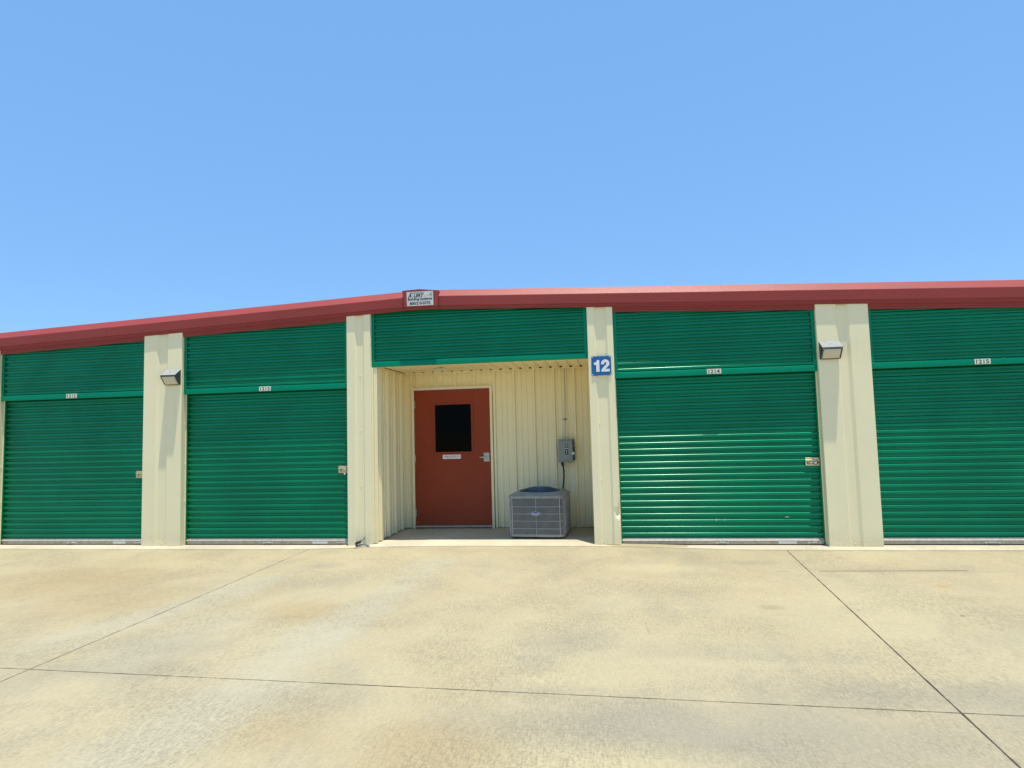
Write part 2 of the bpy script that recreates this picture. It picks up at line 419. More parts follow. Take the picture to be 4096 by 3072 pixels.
# piers
def slope_cut(dz): return [((RX, 0, E0+dz), (-1/24., 0, 1)), ((RX, 0, E0+dz), (1/24., 0, 1))]
def pier(x0, x1, rec=None, left_ret=.145, right_ret=.145, dent=False, screws=()):
    """cream sheet column: two flats, a shallow recess between them, returns into the openings"""
    if rec is None:
        m = (x0+x1)/2+.02; rec = (m-.085, m-.055, m+.055, m+.085)
    r0, r1, r2, r3 = rec; d = .022
    P = [(x0, left_ret), (x0+.0005, .006), (x0+.006, 0)]
    def seg(a, b, y, k):
        return [(a+(b-a)*i/k, y) for i in range(1, k)]
    P += seg(x0+.006, r0, 0, 4)+[(r0, 0), (r1, d)]+seg(r1, r2, d, 3)+[(r2, d), (r3, 0)]+seg(r3, x1-.006, 0, 10 if dent else 4)
    P += [(x1-.006, 0), (x1-.0005, .006), (x1, right_ret)]
    zs = [0.]+[.012]+[.1*i for i in range(1, 34)]
    if dent: zs = sorted(set(zs+[.2+.02*i for i in range(21)]))
    rows = []
    for z in zs:
        row = []
        for (x, y) in P:
            zz = z+max(G(x), -.02)+.004 if z < .05 else z
            yy = y
            if 0 < z and abs(y) < .03: yy += nz(x*2.1, z*.9, x0)*.0022
            if dent and .18 < z < .62 and y < .03:
                dd = math.hypot((x-.152)/.030, (z-.40)/.035)
                yy += .030*math.exp(-dd*dd)
                dd = math.hypot((x-.13)/.03, (z-.44)/.03); yy += .010*math.exp(-dd*dd)
                if x > .15: yy += .018*math.exp(-((z-.47)/.07)**2)
            row.append((x, yy, zz))
        rows.append(row)
    mb = MB(); mb.grid(rows)
    for (sx, sz) in screws: mb.disc((sx, d if r1 < sx < r2 else 0, sz), .0075, (0, -1, 0), .004, 9, .004)
    cx = (x0+x1)/2
    return obj('pier', mb, M_['cream'], bld, cut=slope_cut(-.155), angle=22)
S3 = (.03, .80, 1.55, 2.30)
pier(*PIERS[0]); pier(*PIERS[1])
pier(*PIERS[2], rec=(-6.335, -6.300, -6.185, -6.160), screws=[(-6.225, .035)])
pier(*PIERS[3], rec=(-3.345, -3.315, -3.232, -3.212), right_ret=.05, screws=[(-3.270, z) for z in S3])
pier(*PIERS[4], rec=(-.075, -.050, .065, .090), left_ret=.10, dent=True, screws=[(-.044, z) for z in (.055, .835, 1.56)])
pier(*PIERS[5], rec=(2.883, 2.910, 3.001, 3.036), screws=[(2.950, .028)])
pier(*PIERS[6]); pier(*PIERS[7])

# screws in the returns beside the doors belong to the jamb trims
def jamb(x, side, zs):
    mb = MB()
    a, b = (x, x+.010) if side > 0 else (x-.010, x)
    mb.box(a, b, .100, .150, -.0, 2.14)
    for z in zs: mb.disc((x+side*.001, .085, z), .007, (side, 0, 0), .004, 8, .004)
    obj('jamb_trim', mb, M_['cream'], bld)

# ---- shutters
def rib_profile(z0, z1, yf, depth=.022, pitch=.0812, phase=0.):
    """(y,z) points from bottom to top: raised rib, recessed flat with a small bead"""
    pts = []; z = z0+phase; k = 0
    while z < z1:
        p = pitch+(.006 if k % 6 == 5 else 0)
        r = yf+depth
        pts += [(r, z), (r, z+.0100), (r-.0014, z+.0115), (r-.0014, z+.0140), (r, z+.0155), (r, z+.0310), (yf+.0075, z+.0330), (yf+.0022, z+.0350), (yf+.0000, z+.0368)]
        pts += [(yf+.0002, z+.0480), (yf+.0006, z+.0600), (yf+.0014, z+.0640), (yf+.0030, z+.0666), (yf+.0052, z+.0690), (yf+.0078, z+.0712), (yf+.0125, z+.0735), (r-.0010, z+.0765), (r, z+.0785)]
        if k % 6 == 5: pts += [(r, z+.083)]
        z += p; k += 1
    pts = [q for q in pts if q[1] <= z1]
    return [(pts[0][0], z0)]*(phase > 0)+pts
def curtain(x0, x1, z0, z1, yf, seed=0., **kw):
    prof = rib_profile(z0, z1, yf, **kw)
    nx = max(6, int((x1-x0)/.16)); rows = []
    for i in range(nx+1):
        x = x0+(x1-x0)*i/nx
        rows.append([(x, y+.0016*nz(x*1.1+seed, z*.7, seed), z+.0012*nz(x*.9, z*.35+seed, 5.)) for (y, z) in prof])
    mb = MB(); mb.grid(rows); return mb

def header(x0, x1, zb, zt, seed):
    """fixed green panel above an opening"""
    mb = curtain(x0+.035, x1-.035, zt-.02, 3.25, YH+.004, seed=seed, depth=.019, pitch=.0805)
    h = obj('header_panel', mb, M_['green'], bld, cut=slope_cut(-.165), angle=50)
    for s in (0, 1):
        a, b = (x0+.002, x0+.044) if s == 0 else (x1-.044, x1-.002)
        m = MB(); m.box(a, b, YH-.003, YH+.0, zt-.001, 3.22)
        xo = a if s == 0 else b
        m.box(min(xo, xo+(.003 if s == 0 else -.003)), max(xo, xo+(.003 if s == 0 else -.003)), YH, YH+.05, zb+.01, 3.22)
        xi = b if s == 0 else a
        m.box(xi-.0015, xi+.0015, YH, YH+.02, zt, 3.22)
        m.disc(((a+b)/2, YH-.003, zt+.35), .005, (0, -1, 0), .002, 8, .002)
        obj('side_trim', m, M_['green_trim'], h, cut=slope_cut(-.165))
    m = MB()
    P = [(YH+.07, zb), (YH-.004, zb), (YH-.007, zb+.004), (YH-.005, zt-.006), (YH-.002, zt-.0005), (YH+.004, zt+.003), (YH+.02, zt+.005), (YH+.07, zt+.005)]
    n = 12; rows = []
    for i in range(n+1):
        x = x0-.006*0+(x1-x0)*i/n
        x = min(max(x, x0+.001), x1-.001)
        rows.append([(x, y+.0004*nz(x*1.3, seed), z+.0010*nz(x*.8, seed+3)) for y, z in P])
    m.grid(rows); m.add([r for r in rows[0]], [tuple(range(len(P)))]); m.add([r for r in rows[-1]], [tuple(range(len(P)))])
    for x in (x0+.03, x1-.03, (x0+x1)/2+.25): m.disc((x, YH-.006, zb+.062), .005, (0, -1, 0), .002, 8, .002)
    obj('bottom_trim', m, M_['green_trim'], h, angle=30)
    return h
def head_trim(x0, x1):
    m = MB(); P = [(.050, -.150), (.010, -.150), (.010, -.184), (.018, -.188), (.020, -.206), (.013, -.212), (.013, -.232), (.046, -.234)]
    m.grid([[(x, y, E(x)+dz) for y, dz in P] for x in (x0+.002, (x0+x1)/2, x1-.002)])
    obj('head_trim', m, M_['red'], bld, angle=25)

def door(x0, x1, seed, latch=None, handles=(), sticker=None):
    a, b = x0+.012, x1-.012
    mb = curtain(a, b, .078, 2.20, YC, seed=seed)
    d = obj('roll_up_door', mb, M_['green'], bld, angle=50)
    # side guides
    m = MB()
    for ga, gb in ((x0+.0105, x0+.026), (x1-.026, x1-.0105)):
        m = MB(); m.box(ga, gb, YC-.014, YC+.05, 0., 2.2)
        obj('side_guide', m, M_['green'], d, bevel=.002)
    # bottom bar: folded aluminium with a ledge, rubber seal under it
    m = MB(); P = [(.145, .008), (YC-.002, .008), (YC-.003, .046), (YC-.012, .0475), (YC-.0165, .050), (YC-.017, .0545), (YC-.014, .0585), (YC-.002, .064), (YC+.001, .080), (.145, .082)]
    m.grid([[(a+(b-a)*i/8, y+.001*nz(i*.7, seed), z) for y, z in P] for i in range(9)])
    for x in (a+.06, b-.07): m.disc((x, YC-.003, .03), .006, (0, -1, 0), .003, 8, .002)
    obj('bottom_bar', m, M_['alu'], d, angle=28)
    m = MB(); m.box(a, b, YC+.002, .15, -.006, .010)
    obj('rubber_seal', m, M_['rubber'], d)
    for (h0, h1) in handles:
        m = MB(); y = YC-.003; z = .030
        m.tube([(h0+.012, y-.002, z), (h0+.022, y-.006, z+.001), (h0+.036, y-.026, z+.006), (h0+.05, y-.030, z+.007), (h1-.05, y-.030, z+.007), (h1-.036, y-.026, z+.006), (h1-.022, y-.006, z+.001), (h1-.012, y-.002, z)], .0055, 8)
        for x in (h0+.008, h1-.008): m.disc((x, y, z), .012, (0, -1, 0), .003, 12, .001).disc((x, y-.003, z), .005, (0, -1, 0), .002, 8, .002)
        obj('lift_handle', m, M_['steel'], d)
    if sticker:
        m = MB(); m.box(sticker[0], sticker[1], YC-.0045, YC-.0025, .012, .044)
        st = obj('instruction_label', m, M_['white'], d)
    if latch:
        l0, l1, zc = latch
        m = MB()
        y = YC-.001
        m.box(l0, l1, y-.004, y, zc+.028, zc+.050).box(l0, l1, y-.004, y, zc-.050, zc-.026)
        m.box(l0, l1, y-.013, y-.0005, zc+.006, zc+.026)                 # raised channel
        m.box(l0, l0+.022, y-.005, y, zc-.026, zc+.006).box(l1-.020, l1, y-.005, y, zc-.026, zc+.006)
        m.box(l0+.045, l1-.035, y-.009, y-.001, zc-.022, zc+.001)          # slide bolt
        m.box(l0+.030, l0+.036, y-.016, y-.002, zc-.024, zc+.004)
        la = obj('slide_latch', m, M_['zinc'], d, bevel=.0015)
        m = MB(); m.box(l0+.024, l1-.022, y-.0012, y-.0002, zc-.025, zc+.005).box(l1-.050, l1-.036, y-.0142, y-.0125, zc+.010, zc+.022)
        obj('slot', m, M_['darkgap'], d)
    return d
def padlock(x, z, label, long=.028):
    t = thing('padlock', label, 'padlock', (x, YC-.02, z), group='padlocks on the shutter latches')
    m = MB(); m.box(x-.014, x+.014, YC-.031, YC-.017, z, z+.026)
    obj('lock_body', m, M_['steel'], t, bevel=.004)
    m = MB(); pts = [(x-.009, YC-.024, z+.024), (x-.009, YC-.024, z+.024+long*.8)]
    pts += [(x-.009*math.cos(a), YC-.024, z+.024+long*.8+.011*math.sin(a)) for a in [math.pi*i/6 for i in range(1, 6)]]
    pts += [(x+.009, YC-.024, z+.024+long*.8), (x+.009, YC-.024, z+.024)]
    m.tube(pts, .0033, 8)
    obj('shackle', m, M_['steel'], t)
    m = MB(); m.box(x-.0145, x+.0145, YC-.0315, YC-.0165, z-.008, z-.0002)
    obj('bumper', m, M_['rubber'], t, bevel=.002)

header(-8.94, -6.541, 2.132, 2.205, 1.3)
header(-5.937, -3.461, 2.132, 2.205, 2.3)
header(.168, 2.649, 2.132, 2.205, 4.1)
header(3.262, 5.72, 2.132, 2.205, 5.7)
header(-11.42, -9.55, 2.132, 2.205, 6.7)
header(6.33, 8.78, 2.132, 2.205, 7.7)
header(-3.130+.012, -.165, 2.412, 2.482, 8.3)
for o_ in OPEN: head_trim(*o_)
door(-8.94, -6.541, 11., latch=(-6.725, -6.56, 1.000), handles=((-7.827, -7.675), (-6.735, -6.585)), sticker=(-7.078, -6.875))
door(-5.937, -3.461, 12., latch=(-3.636, -3.475, 1.020), handles=((-4.747, -4.605), (-3.66, -3.50)), sticker=(-4.020, -3.801))
door(.168, 2.649, 13., latch=(2.462, 2.636, 1.014), handles=((1.348, 1.496), (2.443, 2.585)), sticker=(2.094, 2.307))
door(3.262, 5.72, 14., latch=(5.53, 5.70, 1.014), handles=((4.426, 4.587), (5.5, 5.65)))
door(-11.42, -9.55, 15.); door(6.33, 8.78, 16.)
for (x0, x1) in OPEN:
    jamb(x0+.0002, 1, (.62, 1.15, 1.72)); jamb(x1-.0002, -1, (.62, 1.15, 1.72))
padlock(2.573, .986, 'steel padlock with dark bumper hanging on the latch of the shutter numbered 1214', .030)
padlock(-3.536, .948, 'small bright steel padlock hanging below the latch of the shutter numbered 1213', .055)
# paint chips on shutter 1214
chips = []
for (x, z, a, b) in ((1.364, .308, .004, .013), (1.462, .307, .003, .010)): chips.append(MB().box(x-a, x+a, YC-.0022, YC-.0005, z-b, z+b))
chips.append(MB().tube([(2.19, YC-.001, .335), (2.205, YC-.003, .341), (2.22, YC-.003, .338), (2.232, YC-.001, .333)], .0022, 6))
for o_ in [o for o in bld.children if o.name.startswith('roll_up_door')]:
    if abs(max((v.co+bld.location).x for v in o_.data.vertices)-2.637) < .05:
        for m in chips: obj('paint_chip', m, M_['plate'], o_)

# ---- unit number signs
def unit_sign(n, xc, zc, label):
    t = thing('unit_number_sign', label, 'number sign', (xc, YH-.01, zc-.03), group='unit number signs on the headers')
    m = MB(); m.box(xc-.087, xc+.087, YH-.0125, YH-.0085, zc-.031, zc+.031)
    obj('plate', m, M_['plate'], t, bevel=.001)
    text('number_text', n, .066, M_['green_ink'], t, (xc, YH-.0128, zc), bold=.0010, width=.140, depth=.0006)
unit_sign('1212', -7.739, 2.170, 'cream plate reading 1212, leftmost of the number plates, on the leftmost green header')
unit_sign('1213', -4.683, 2.170, 'cream plate reading 1213 on the header just left of the alcove')
unit_sign('1214', 1.411, 2.176, 'cream plate reading 1214 on the header just right of the alcove')
unit_sign('1215', 4.511, 2.172, 'cream plate reading 1215, rightmost of the number plates, near the photo edge')

# ------------------------------------------------------------------ alcove
AX0, AX1, AY, SZ, FZ = -3.090, -.105, 1.31, 2.425, .032
def ribbed(pts_fn, u0, u1, first, pitch=.3048, h=.036, base=.052, topw=.030, minor=True):
    """profile (u, out) of a ribbed wall panel between u0 and u1"""
    P = [(u0, 0.)]
    k = math.floor((u0-first)/pitch)-1
    while first+k*pitch < u1+pitch:
        c = first+k*pitch
        for du, o in ((-base/2, 0), (-topw/2, h), (topw/2, h), (base/2, 0)):
            P.append((c+du, o))
        if minor:
            for m_ in (pitch*.36, pitch*.64):
                for du, o in ((-.009, 0), (-.0045, .010), (.0045, .010), (.009, 0)): P.append((c+m_+du, o))
        k += 1
    P = [p for p in P if u0 <= p[0] <= u1]
    if P[0][0] > u0: P = [(u0, 0.)]+P
    P.append((u1, 0.))
    return P
# back wall: three pieces around the door opening
DX0, DX1, DZ = -2.945, -1.665, 2.19
def back_piece(x0, x1, z0, z1, screws=()):
    P = ribbed(None, x0, x1, -.42)
    zs = [z0+(z1-z0)*i/6 for i in range(7)] if z1-z0 > 1 else [z0, z1]
    m = MB(); m.grid([[(u, AY-o+.0012*nz(u*2, z), z) for u, o in P] for z in zs])
    for sx, sz in screws: m.disc((sx, AY, sz), .0065, (0, -1, 0), .005, 8, .003)
    return m
scr = [(-1.023, 2.039), (-1.378, 1.535), (-1.085, 1.533), (-1.027, 1.531), (-.777, 1.538), (-.488, 1.538), (-.317, 1.541), (-.293, 1.540), (-.318, 2.025), (-.295, 2.024), (-.319, .799), (-.288, .798),
       (-.452, .062), (-.318, .067), (-.29, .067), (-1.0, .97), (-1.32, .066)]
for args in ((AX0, DX0, FZ+.006, SZ), (DX0, DX1, DZ, SZ), (DX1, AX1, FZ+.006, SZ, scr)):
    obj('alcove_back_wall', back_piece(*args), M_['cream'], bld, angle=20)
# left wall (ribs stand out to +x) and right wall
def side_wall(x, s, first):
    P = ribbed(None, .045, AY, first); m = MB()
    m.grid([[(x+s*o, u, z) for u, o in P] for z in (FZ+.004, .8, 1.6, SZ)])
    u = first+.152-.6096
    while u < AY:
        if u > .06: m.disc((x, u, 1.54), .006, (s, 0, 0), .005, 8, .003)
        u += .3048
    obj('alcove_side_wall', m, M_['cream'], bld, angle=20)
side_wall(AX0, 1, .500-.3048+.04); side_wall(AX1, -1, .40)
# corner trims
m = MB(); m.box(AX0-.002, AX0+.045, .052, .055, FZ, SZ-.02); m.box(-3.118, -3.0925, .030, .075, FZ, SZ-.02)
obj('corner_trim', m, M_['cream'], bld)
m = MB(); m.box(AX1-.002, -.150, .080, .100, FZ, SZ-.02)
obj('corner_trim', m, M_['cream'], bld)
# soffit
P = ribbed(None, AX0, AX1, -.30, pitch=.1524, h=.022, base=.050, topw=.022, minor=False); m = MB()
m.grid([[(u, y, SZ+o-.0) for u, o in P] for y in (.055, .5, .9, AY)])
obj('soffit', m, M_['cream'], bld, angle=20)
m = MB()
m.box(AX0, AX1, AY-.040, AY-.036, SZ-.018, SZ-.001).box(AX0+.036, AX0+.040, .06, AY-.04, SZ-.018, SZ-.001).box(AX0, AX1, YH+.062, YH+.085, SZ-.016, SZ-.001)
obj('soffit_edge_trim', m, M_['cream'], bld)
m = MB(); m.box(AX0+.002, AX1-.002, AY-.036, AY-.031, SZ-.012, SZ+.02).box(AX0+.032, AX0+.036, .06, AY-.04, SZ-.010, SZ+.02).box(AX0, AX1, AY-.038, AY+.02, SZ+.022, SZ+.026)
obj('cavity_shade_strip', m, M_['darkgap'], bld)  # near-black strips paint in the shade of the soffit rib cavities

# entry door
m = MB()
fx0, fx1, fz = -2.942, -1.668, 2.192
m.box(fx0, fx0+.038, 1.255, 1.315, FZ, fz).box(fx1-.038, fx1, 1.255, 1.315, FZ, fz).box(fx0+.038, fx1-.038, 1.2552, 1.315, fz-.036, fz)
obj('door_frame', m, M_['cream'], bld, bevel=.004)
m = MB()
dx0, dx1, dz0, dz1 = -2.900, -1.710, .062, 2.152
wx0, wx1, wz0, wz1 = -2.572, -2.004, 1.187, 1.916
y0, y1 = 1.280, 1.312
for (a, b, c, d_) in ((dx0, dx1, dz0, wz0), (dx0, dx1, wz1, dz1), (dx0, wx0, wz0, wz1), (wx1, dx1, wz0, wz1)): m.box(a, b, y0, y1, c, d_)
ed = obj('entry_door', m, M_['maroon'], bld)
m = MB()
for (a, b, c, d_) in ((wx0-.036, wx1+.036, wz0-.034, wz0), (wx0-.036, wx1+.036, wz1, wz1+.034), (wx0-.036, wx0, wz0, wz1), (wx1, wx1+.036, wz0, wz1)): m.box(a, b, y0-.009, y0-.0005, c, d_)
obj('window_frame', m, M_['maroon'], ed, bevel=.003)
m = MB(); m.box(wx0, wx1, y0+.010, y0+.014, wz0, wz1)
obj('window_pane', m, M_['glassdark'], ed)
m = MB(); m.box(dx0-.004, dx1+.004, 1.262, 1.281, .048, .074)
for x in (-2.84, -2.82, -2.55, -2.32, -2.09, -1.83, -1.74): m.disc((x, 1.262, .061), .006, (0, -1, 0), .002, 8, .002)
obj('door_sweep', m, M_['alu'], ed, bevel=.002)
m = MB(); m.box(dx0, dx1, 1.275, 1.31, FZ+.002, .050)
obj('threshold', m, M_['rubber'], ed)
for z in (1.926, 1.101, .263):
    m = MB(); m.tube([(-2.902, 1.270, z-.058), (-2.902, 1.270, z+.058)], .0065, 8).box(-2.908, -2.888, 1.272, 1.279, z-.055, z+.055)
    obj('hinge', m, M_['dullsteel'], ed)
m = MB(); m.box(-1.819, -1.731, 1.2755, 1.2795, 1.034, 1.164)
m.disc((-1.7735, 1.2755, 1.099), .040, (0, -1, 0), .014, 24, .006)
m.disc((-1.7735, 1.256, 1.099), .014, (0, -1, 0), .030, 14, .002)
m.tube([(-1.770, 1.232, 1.099), (-1.79, 1.230, 1.0995), (-1.84, 1.232, 1.099), (-1.872, 1.240, 1.098), (-1.880, 1.247, 1.098)], [.013, .0125, .011, .010, .007], 10)
for z in (1.153, 1.045): m.disc((-1.773, 1.2755, z), .006, (0, -1, 0), .002, 8, .002)
obj('door_handle', m, M_['dullsteel'], ed, angle=40)
m = MB(); m.disc((-1.98, 1.2798, 1.985), .007, (0, -1, 0), .004, 8, .003)
obj('viewer', m, M_['bronze'], ed)

t = thing('notice_sticker', 'white notice with red heading stuck on maroon door below its window', 'sticker', (-2.318, 1.279, 1.083))
m = MB(); m.box(-2.460, -2.177, 1.2775, 1.2797, 1.083, 1.146)
obj('sticker_sheet', m, M_['white'], t)
m = MB(); B0 = (-2.464, -2.173, 1.079, 1.150)
m.box(B0[0], B0[1], 1.2782, 1.2799, 1.079, 1.0829).box(B0[0], B0[1], 1.2782, 1.2799, 1.1461, 1.150).box(B0[0], -2.4601, 1.2782, 1.2799, 1.083, 1.146).box(-2.1769, B0[1], 1.2782, 1.2799, 1.083, 1.146)
obj('red_border', m, M_['red_ink'], t)
text('heading', 'climate controlled area', .030, M_['red_ink'], t, (-2.318, 1.2772, 1.125), bold=.0006, width=.240, depth=.0002)
text('small_print', 'please keep door closed', .020, M_['grey_ink'], t, (-2.318, 1.2772, 1.101), width=.175, depth=.0002)

# ------------------------------------------------------------------ disconnect box and conduits
t = thing('disconnect_switch', 'grey electrical disconnect box with dark red lever on alcove wall', 'electrical box', (-.565, 1.20, 1.012))
m = MB(); m.box(-.668, -.462, 1.170, 1.278, 1.016, 1.330)
bx = obj('box_body', m, M_['box'], t, bevel=.004)
m = MB(); m.box(-.672, -.457, 1.160, 1.262, 1.3305, 1.346)
obj('rain_hood', m, M_['box'], t, bevel=.002)
m = MB(); m.box(-.671, -.458, 1.160, 1.1695, 1.004, 1.018)
obj('bottom_lip', m, M_['box'], t, bevel=.002)
m = MB(); m.box(-.460, -.446, 1.166, 1.196, 1.15, 1.29).box(-.462, -.430, 1.175, 1.24, 1.03, 1.23)
obj('lever_bracket', m, M_['bronze'], t, bevel=.003)
m = MB(); m.box(-.460, -.440, 1.158, 1.190, 1.275, 1.345)
obj('lever', m, M_['redplastic'], t, bevel=.005)
m = MB(); m.box(-.474, -.437, 1.160, 1.1655, 1.116, 1.152)
obj('paper_tag', m, M_['plate'], t)
m = MB(); m.box(-.572, -.528, 1.1675, 1.1695, 1.118, 1.278)
lb = obj('switch_label', m, M_['black_ink'], t)
m = MB(); m.box(-.572, -.528, 1.1660, 1.1674, 1.204, 1.212)
obj('divider', m, M_['white'], lb)
def vtext(parent, s, x, z, size):                     # words reading down the label
    for i, ch in enumerate(s):
        text('letter', ch, size, M_['white'], parent, (x, 1.1668, z-i*size*.82), bold=.0008, depth=.0004)
vtext(lb, 'ON', -.550, 1.262, .030); vtext(lb, 'OFF', -.550, 1.178, .025)

m = MB(); m.tube([(-.553, 1.262, 2.40), (-.555, 1.262, 2.1), (-.559, 1.262, 1.85), (-.564, 1.262, 1.64), (-.567, 1.255, 1.55), (-.569, 1.238, 1.46), (-.570, 1.232, 1.40), (-.570, 1.232, 1.347)], .0085, 12)
t = thing('electrical_conduit', 'thin metal conduit running up alcove wall from grey box', 'conduit', (-.57, 1.24, 1.347))
obj('tube', m, M_['dullsteel'], t)
m = MB(); m.box(-.590, -.538, 1.270, 1.276, 1.632, 1.650).box(-.580, -.549, 1.249, 1.2515, 1.634, 1.648)
obj('strap', m, M_['bronze'], t)
m = MB(); m.tube([(-.570, 1.232, 1.3475), (-.570, 1.232, 1.372)], .016, 12)
obj('fitting', m, M_['dullsteel'], t)
t = thing('flexible_conduit', 'black flexible cable running from grey box down behind condenser', 'cable', (-.61, 1.2, .5))
m = MB(); m.tube([(-.622, 1.225, 1.003), (-.622, 1.225, .985), (-.616, 1.225, .955), (-.612, 1.225, .93)], [.022, .022, .017, .011], 12)
obj('gland', m, M_['rubber'], t)
m = MB(); m.tube([(-.612, 1.225, .94), (-.606, 1.225, .88), (-.605, 1.22, .8), (-.612, 1.21, .7), (-.625, 1.19, .6), (-.64, 1.15, .5), (-.66, 1.08, .42)], .0115, 10)
m.disc((-.598, 1.214, .868), .006, (1, 0, 0), .010, 8, .002)
obj('cable', m, M_['rubber'], t)

# ------------------------------------------------------------------ air conditioner
AC = thing('air_conditioner', 'grey square air conditioning condenser with louvred sides on alcove floor', 'air conditioner', (-.915, .70, FZ), R(-4))
w, d, rc = .385, .372, .085
def rrect(w, d, r, n=6):
    P = []
    for cx, cy, a0 in ((w-r, -d+r, -90), (w-r, d-r, 0), (-w+r, d-r, 90), (-w+r, -d+r, 180)):
        for i in range(n+1):
            a = R(a0+90*i/n); P.append((cx+r*math.cos(a), cy+r*math.sin(a)))
    return P
def ring_wall(m, prof, cap_top=False, cap_bot=False):
    """prof: list of (inset, z)"""
    rings = []
    for ins, z in prof:
        rings.append([(x, y, z) for x, y in rrect(w-ins, d-ins, max(.01, rc-ins))])
    n = len(rings[0]); vs = [p for r in rings for p in r]
    m.add(vs, [(i*n+k, i*n+(k+1) % n, (i+1)*n+(k+1) % n, (i+1)*n+k) for i in range(len(rings)-1) for k in range(n)], True)
    if cap_top: m.add(rings[-1], [tuple(range(n))])
    if cap_bot: m.add(rings[0], [tuple(range(n-1, -1, -1))])
m = MB(); ring_wall(m, [(.03, .028), (.002, .030), (0, .034), (-.001, .062), (.006, .066), (.03, .066)], True, True)
obj('base_pan', m, M_['acgrey'], AC, local=True, angle=40)
for (a, b) in ((-.27, -.06), (.03, .23)):
    m = MB(); m.box(a, b, -d+.05, d-.05, .001, .029); obj('mounting_rail', m, M_['bronze'], AC, local=True)
m = MB(); ring_wall(m, [(.030, .06), (.030, .545)])
obj('coil', m, M_['acdark'], AC, local=True)
# louvre wires: vertical wires round the cabinet plus hoops and posts
m = MB()
outline = rrect(w-.008, d-.008, rc-.008, 8)
pts = [Vector((x, y, 0)) for x, y in outline]; pts.append(pts[0])
L = [0]
for i in range(len(pts)-1): L.append(L[-1]+(pts[i+1]-pts[i]).length)
def along(s_):
    s_ %= L[-1]
    for i in range(len(pts)-1):
        if s_ <= L[i+1]: return pts[i].lerp(pts[i+1], (s_-L[i])/max(1e-6, L[i+1]-L[i]))
N = 196
for i in range(N):
    p = along(L[-1]*i/N); m.box(p.x-.0021, p.x+.0021, p.y-.0021, p.y+.0021, .062, .545)
obj('louvre_grille', m, M_['acwire'], AC, local=True)
m = MB()
for z in (.140, .240, .335, .430):
    o2 = rrect(w-.002, d-.002, rc-.002, 8); m.tube([(x, y, z) for x, y in o2]+[(o2[0][0], o2[0][1], z)], .0036, 6, False)
for x in (-.325, 0., .325):
    m.tube([(x, -d+.001, .050), (x, -d+.001, .552)], .0045, 8); m.tube([(x, d-.001, .050), (x, d-.001, .552)], .0045, 8)
for y in (-.25, .0, .25): m.tube([(w-.001, y, .05), (w-.001, y, .552)], .0045, 8); m.tube([(-w+.001, y, .05), (-w+.001, y, .552)], .0045, 8)
obj('guard_wire', m, M_['acwire'], AC, local=True)
m = MB(); ring_wall(m, [(.012, .543), (.0, .541), (-.002, .545), (-.002, .566), (.004, .576), (.035, .590), (.050, .592), (.056, .602), (.075, .606)])
top_ring = rrect(w-.075, d-.075, .02)
# top panel with a round opening
n = 40; ro = .285
def sq(a):
    c_, s_ = math.cos(a), math.sin(a); k = min((w-.070)/max(1e-6, abs(c_)), (d-.070)/max(1e-6, abs(s_)))
    return (c_*k, s_*k)
outer = [(*sq(2*math.pi*i/n), .6055) for i in range(n+1)]; inner = [(ro*math.cos(2*math.pi*i/n), ro*math.sin(2*math.pi*i/n), .612) for i in range(n+1)]
m.grid([outer, inner]); m.grid([inner, [(x*.985, y*.985, .600) for x, y, z in inner]])
obj('top_cap', m, M_['acgrey'], AC, local=True, angle=30)
m = MB(); m.disc((0, 0, .46), .10, (0, 0, 1), .05, 20, .01)
for k in range(4):
    a = k*math.pi/2+.4
    m.grid([[(r_*math.cos(a+da_), r_*math.sin(a+da_), .48+.05*q) for r_ in (.09, .2, .275)] for q, da_ in ((0, -.35), (1, .35))])
m.disc((0, 0, .40), .29, (0, 0, 1), .002, 24)
obj('fan', m, M_['acdark'], AC, local=True)
m = MB()
dome = lambda r_: .612+.052*(1-(r_/ro)**2)
for k in range(13):
    r_ = .075+(ro-.075)*k/12
    m.tube([(r_*math.cos(2*math.pi*i/36), r_*math.sin(2*math.pi*i/36), dome(r_)) for i in range(37)], .0022, 5, False)
for k in range(12):
    a = 2*math.pi*(k+.25)/12
    m.tube([(r_*math.cos(a), r_*math.sin(a), dome(r_)+.002) for r_ in (.06, .12, .18, .24, ro+.004)], .003, 5)
m.disc((0, 0, dome(.05)), .08, (0, 0, 1), .004, 24, .004)
obj('fan_guard', m, plain('blue_grey_wire', (.10, .15, .22), .35, .2, .1, 20), AC, local=True, angle=50)
m = MB()
el = [(.062*math.cos(2*math.pi*i/32), .027*math.sin(2*math.pi*i/32)) for i in range(32)]
m.prism([(x, .340+z) for x, z in el], -d-.010, -d-.004)
bd = obj('badge', m, M_['white'], AC, local=True)
m = MB(); m.prism([(x*.92, .340+z*.86) for x, z in el], -d-.0125, -d-.0095)
obj('badge_field', m, M_['badgeblue'], bd, local=True)
text('badge_lettering', 'Carrier', .030, M_['white'], bd, (0, -d-.0130, .340), bold=.0007, shear=.3, width=.090, depth=.0005, local=True)

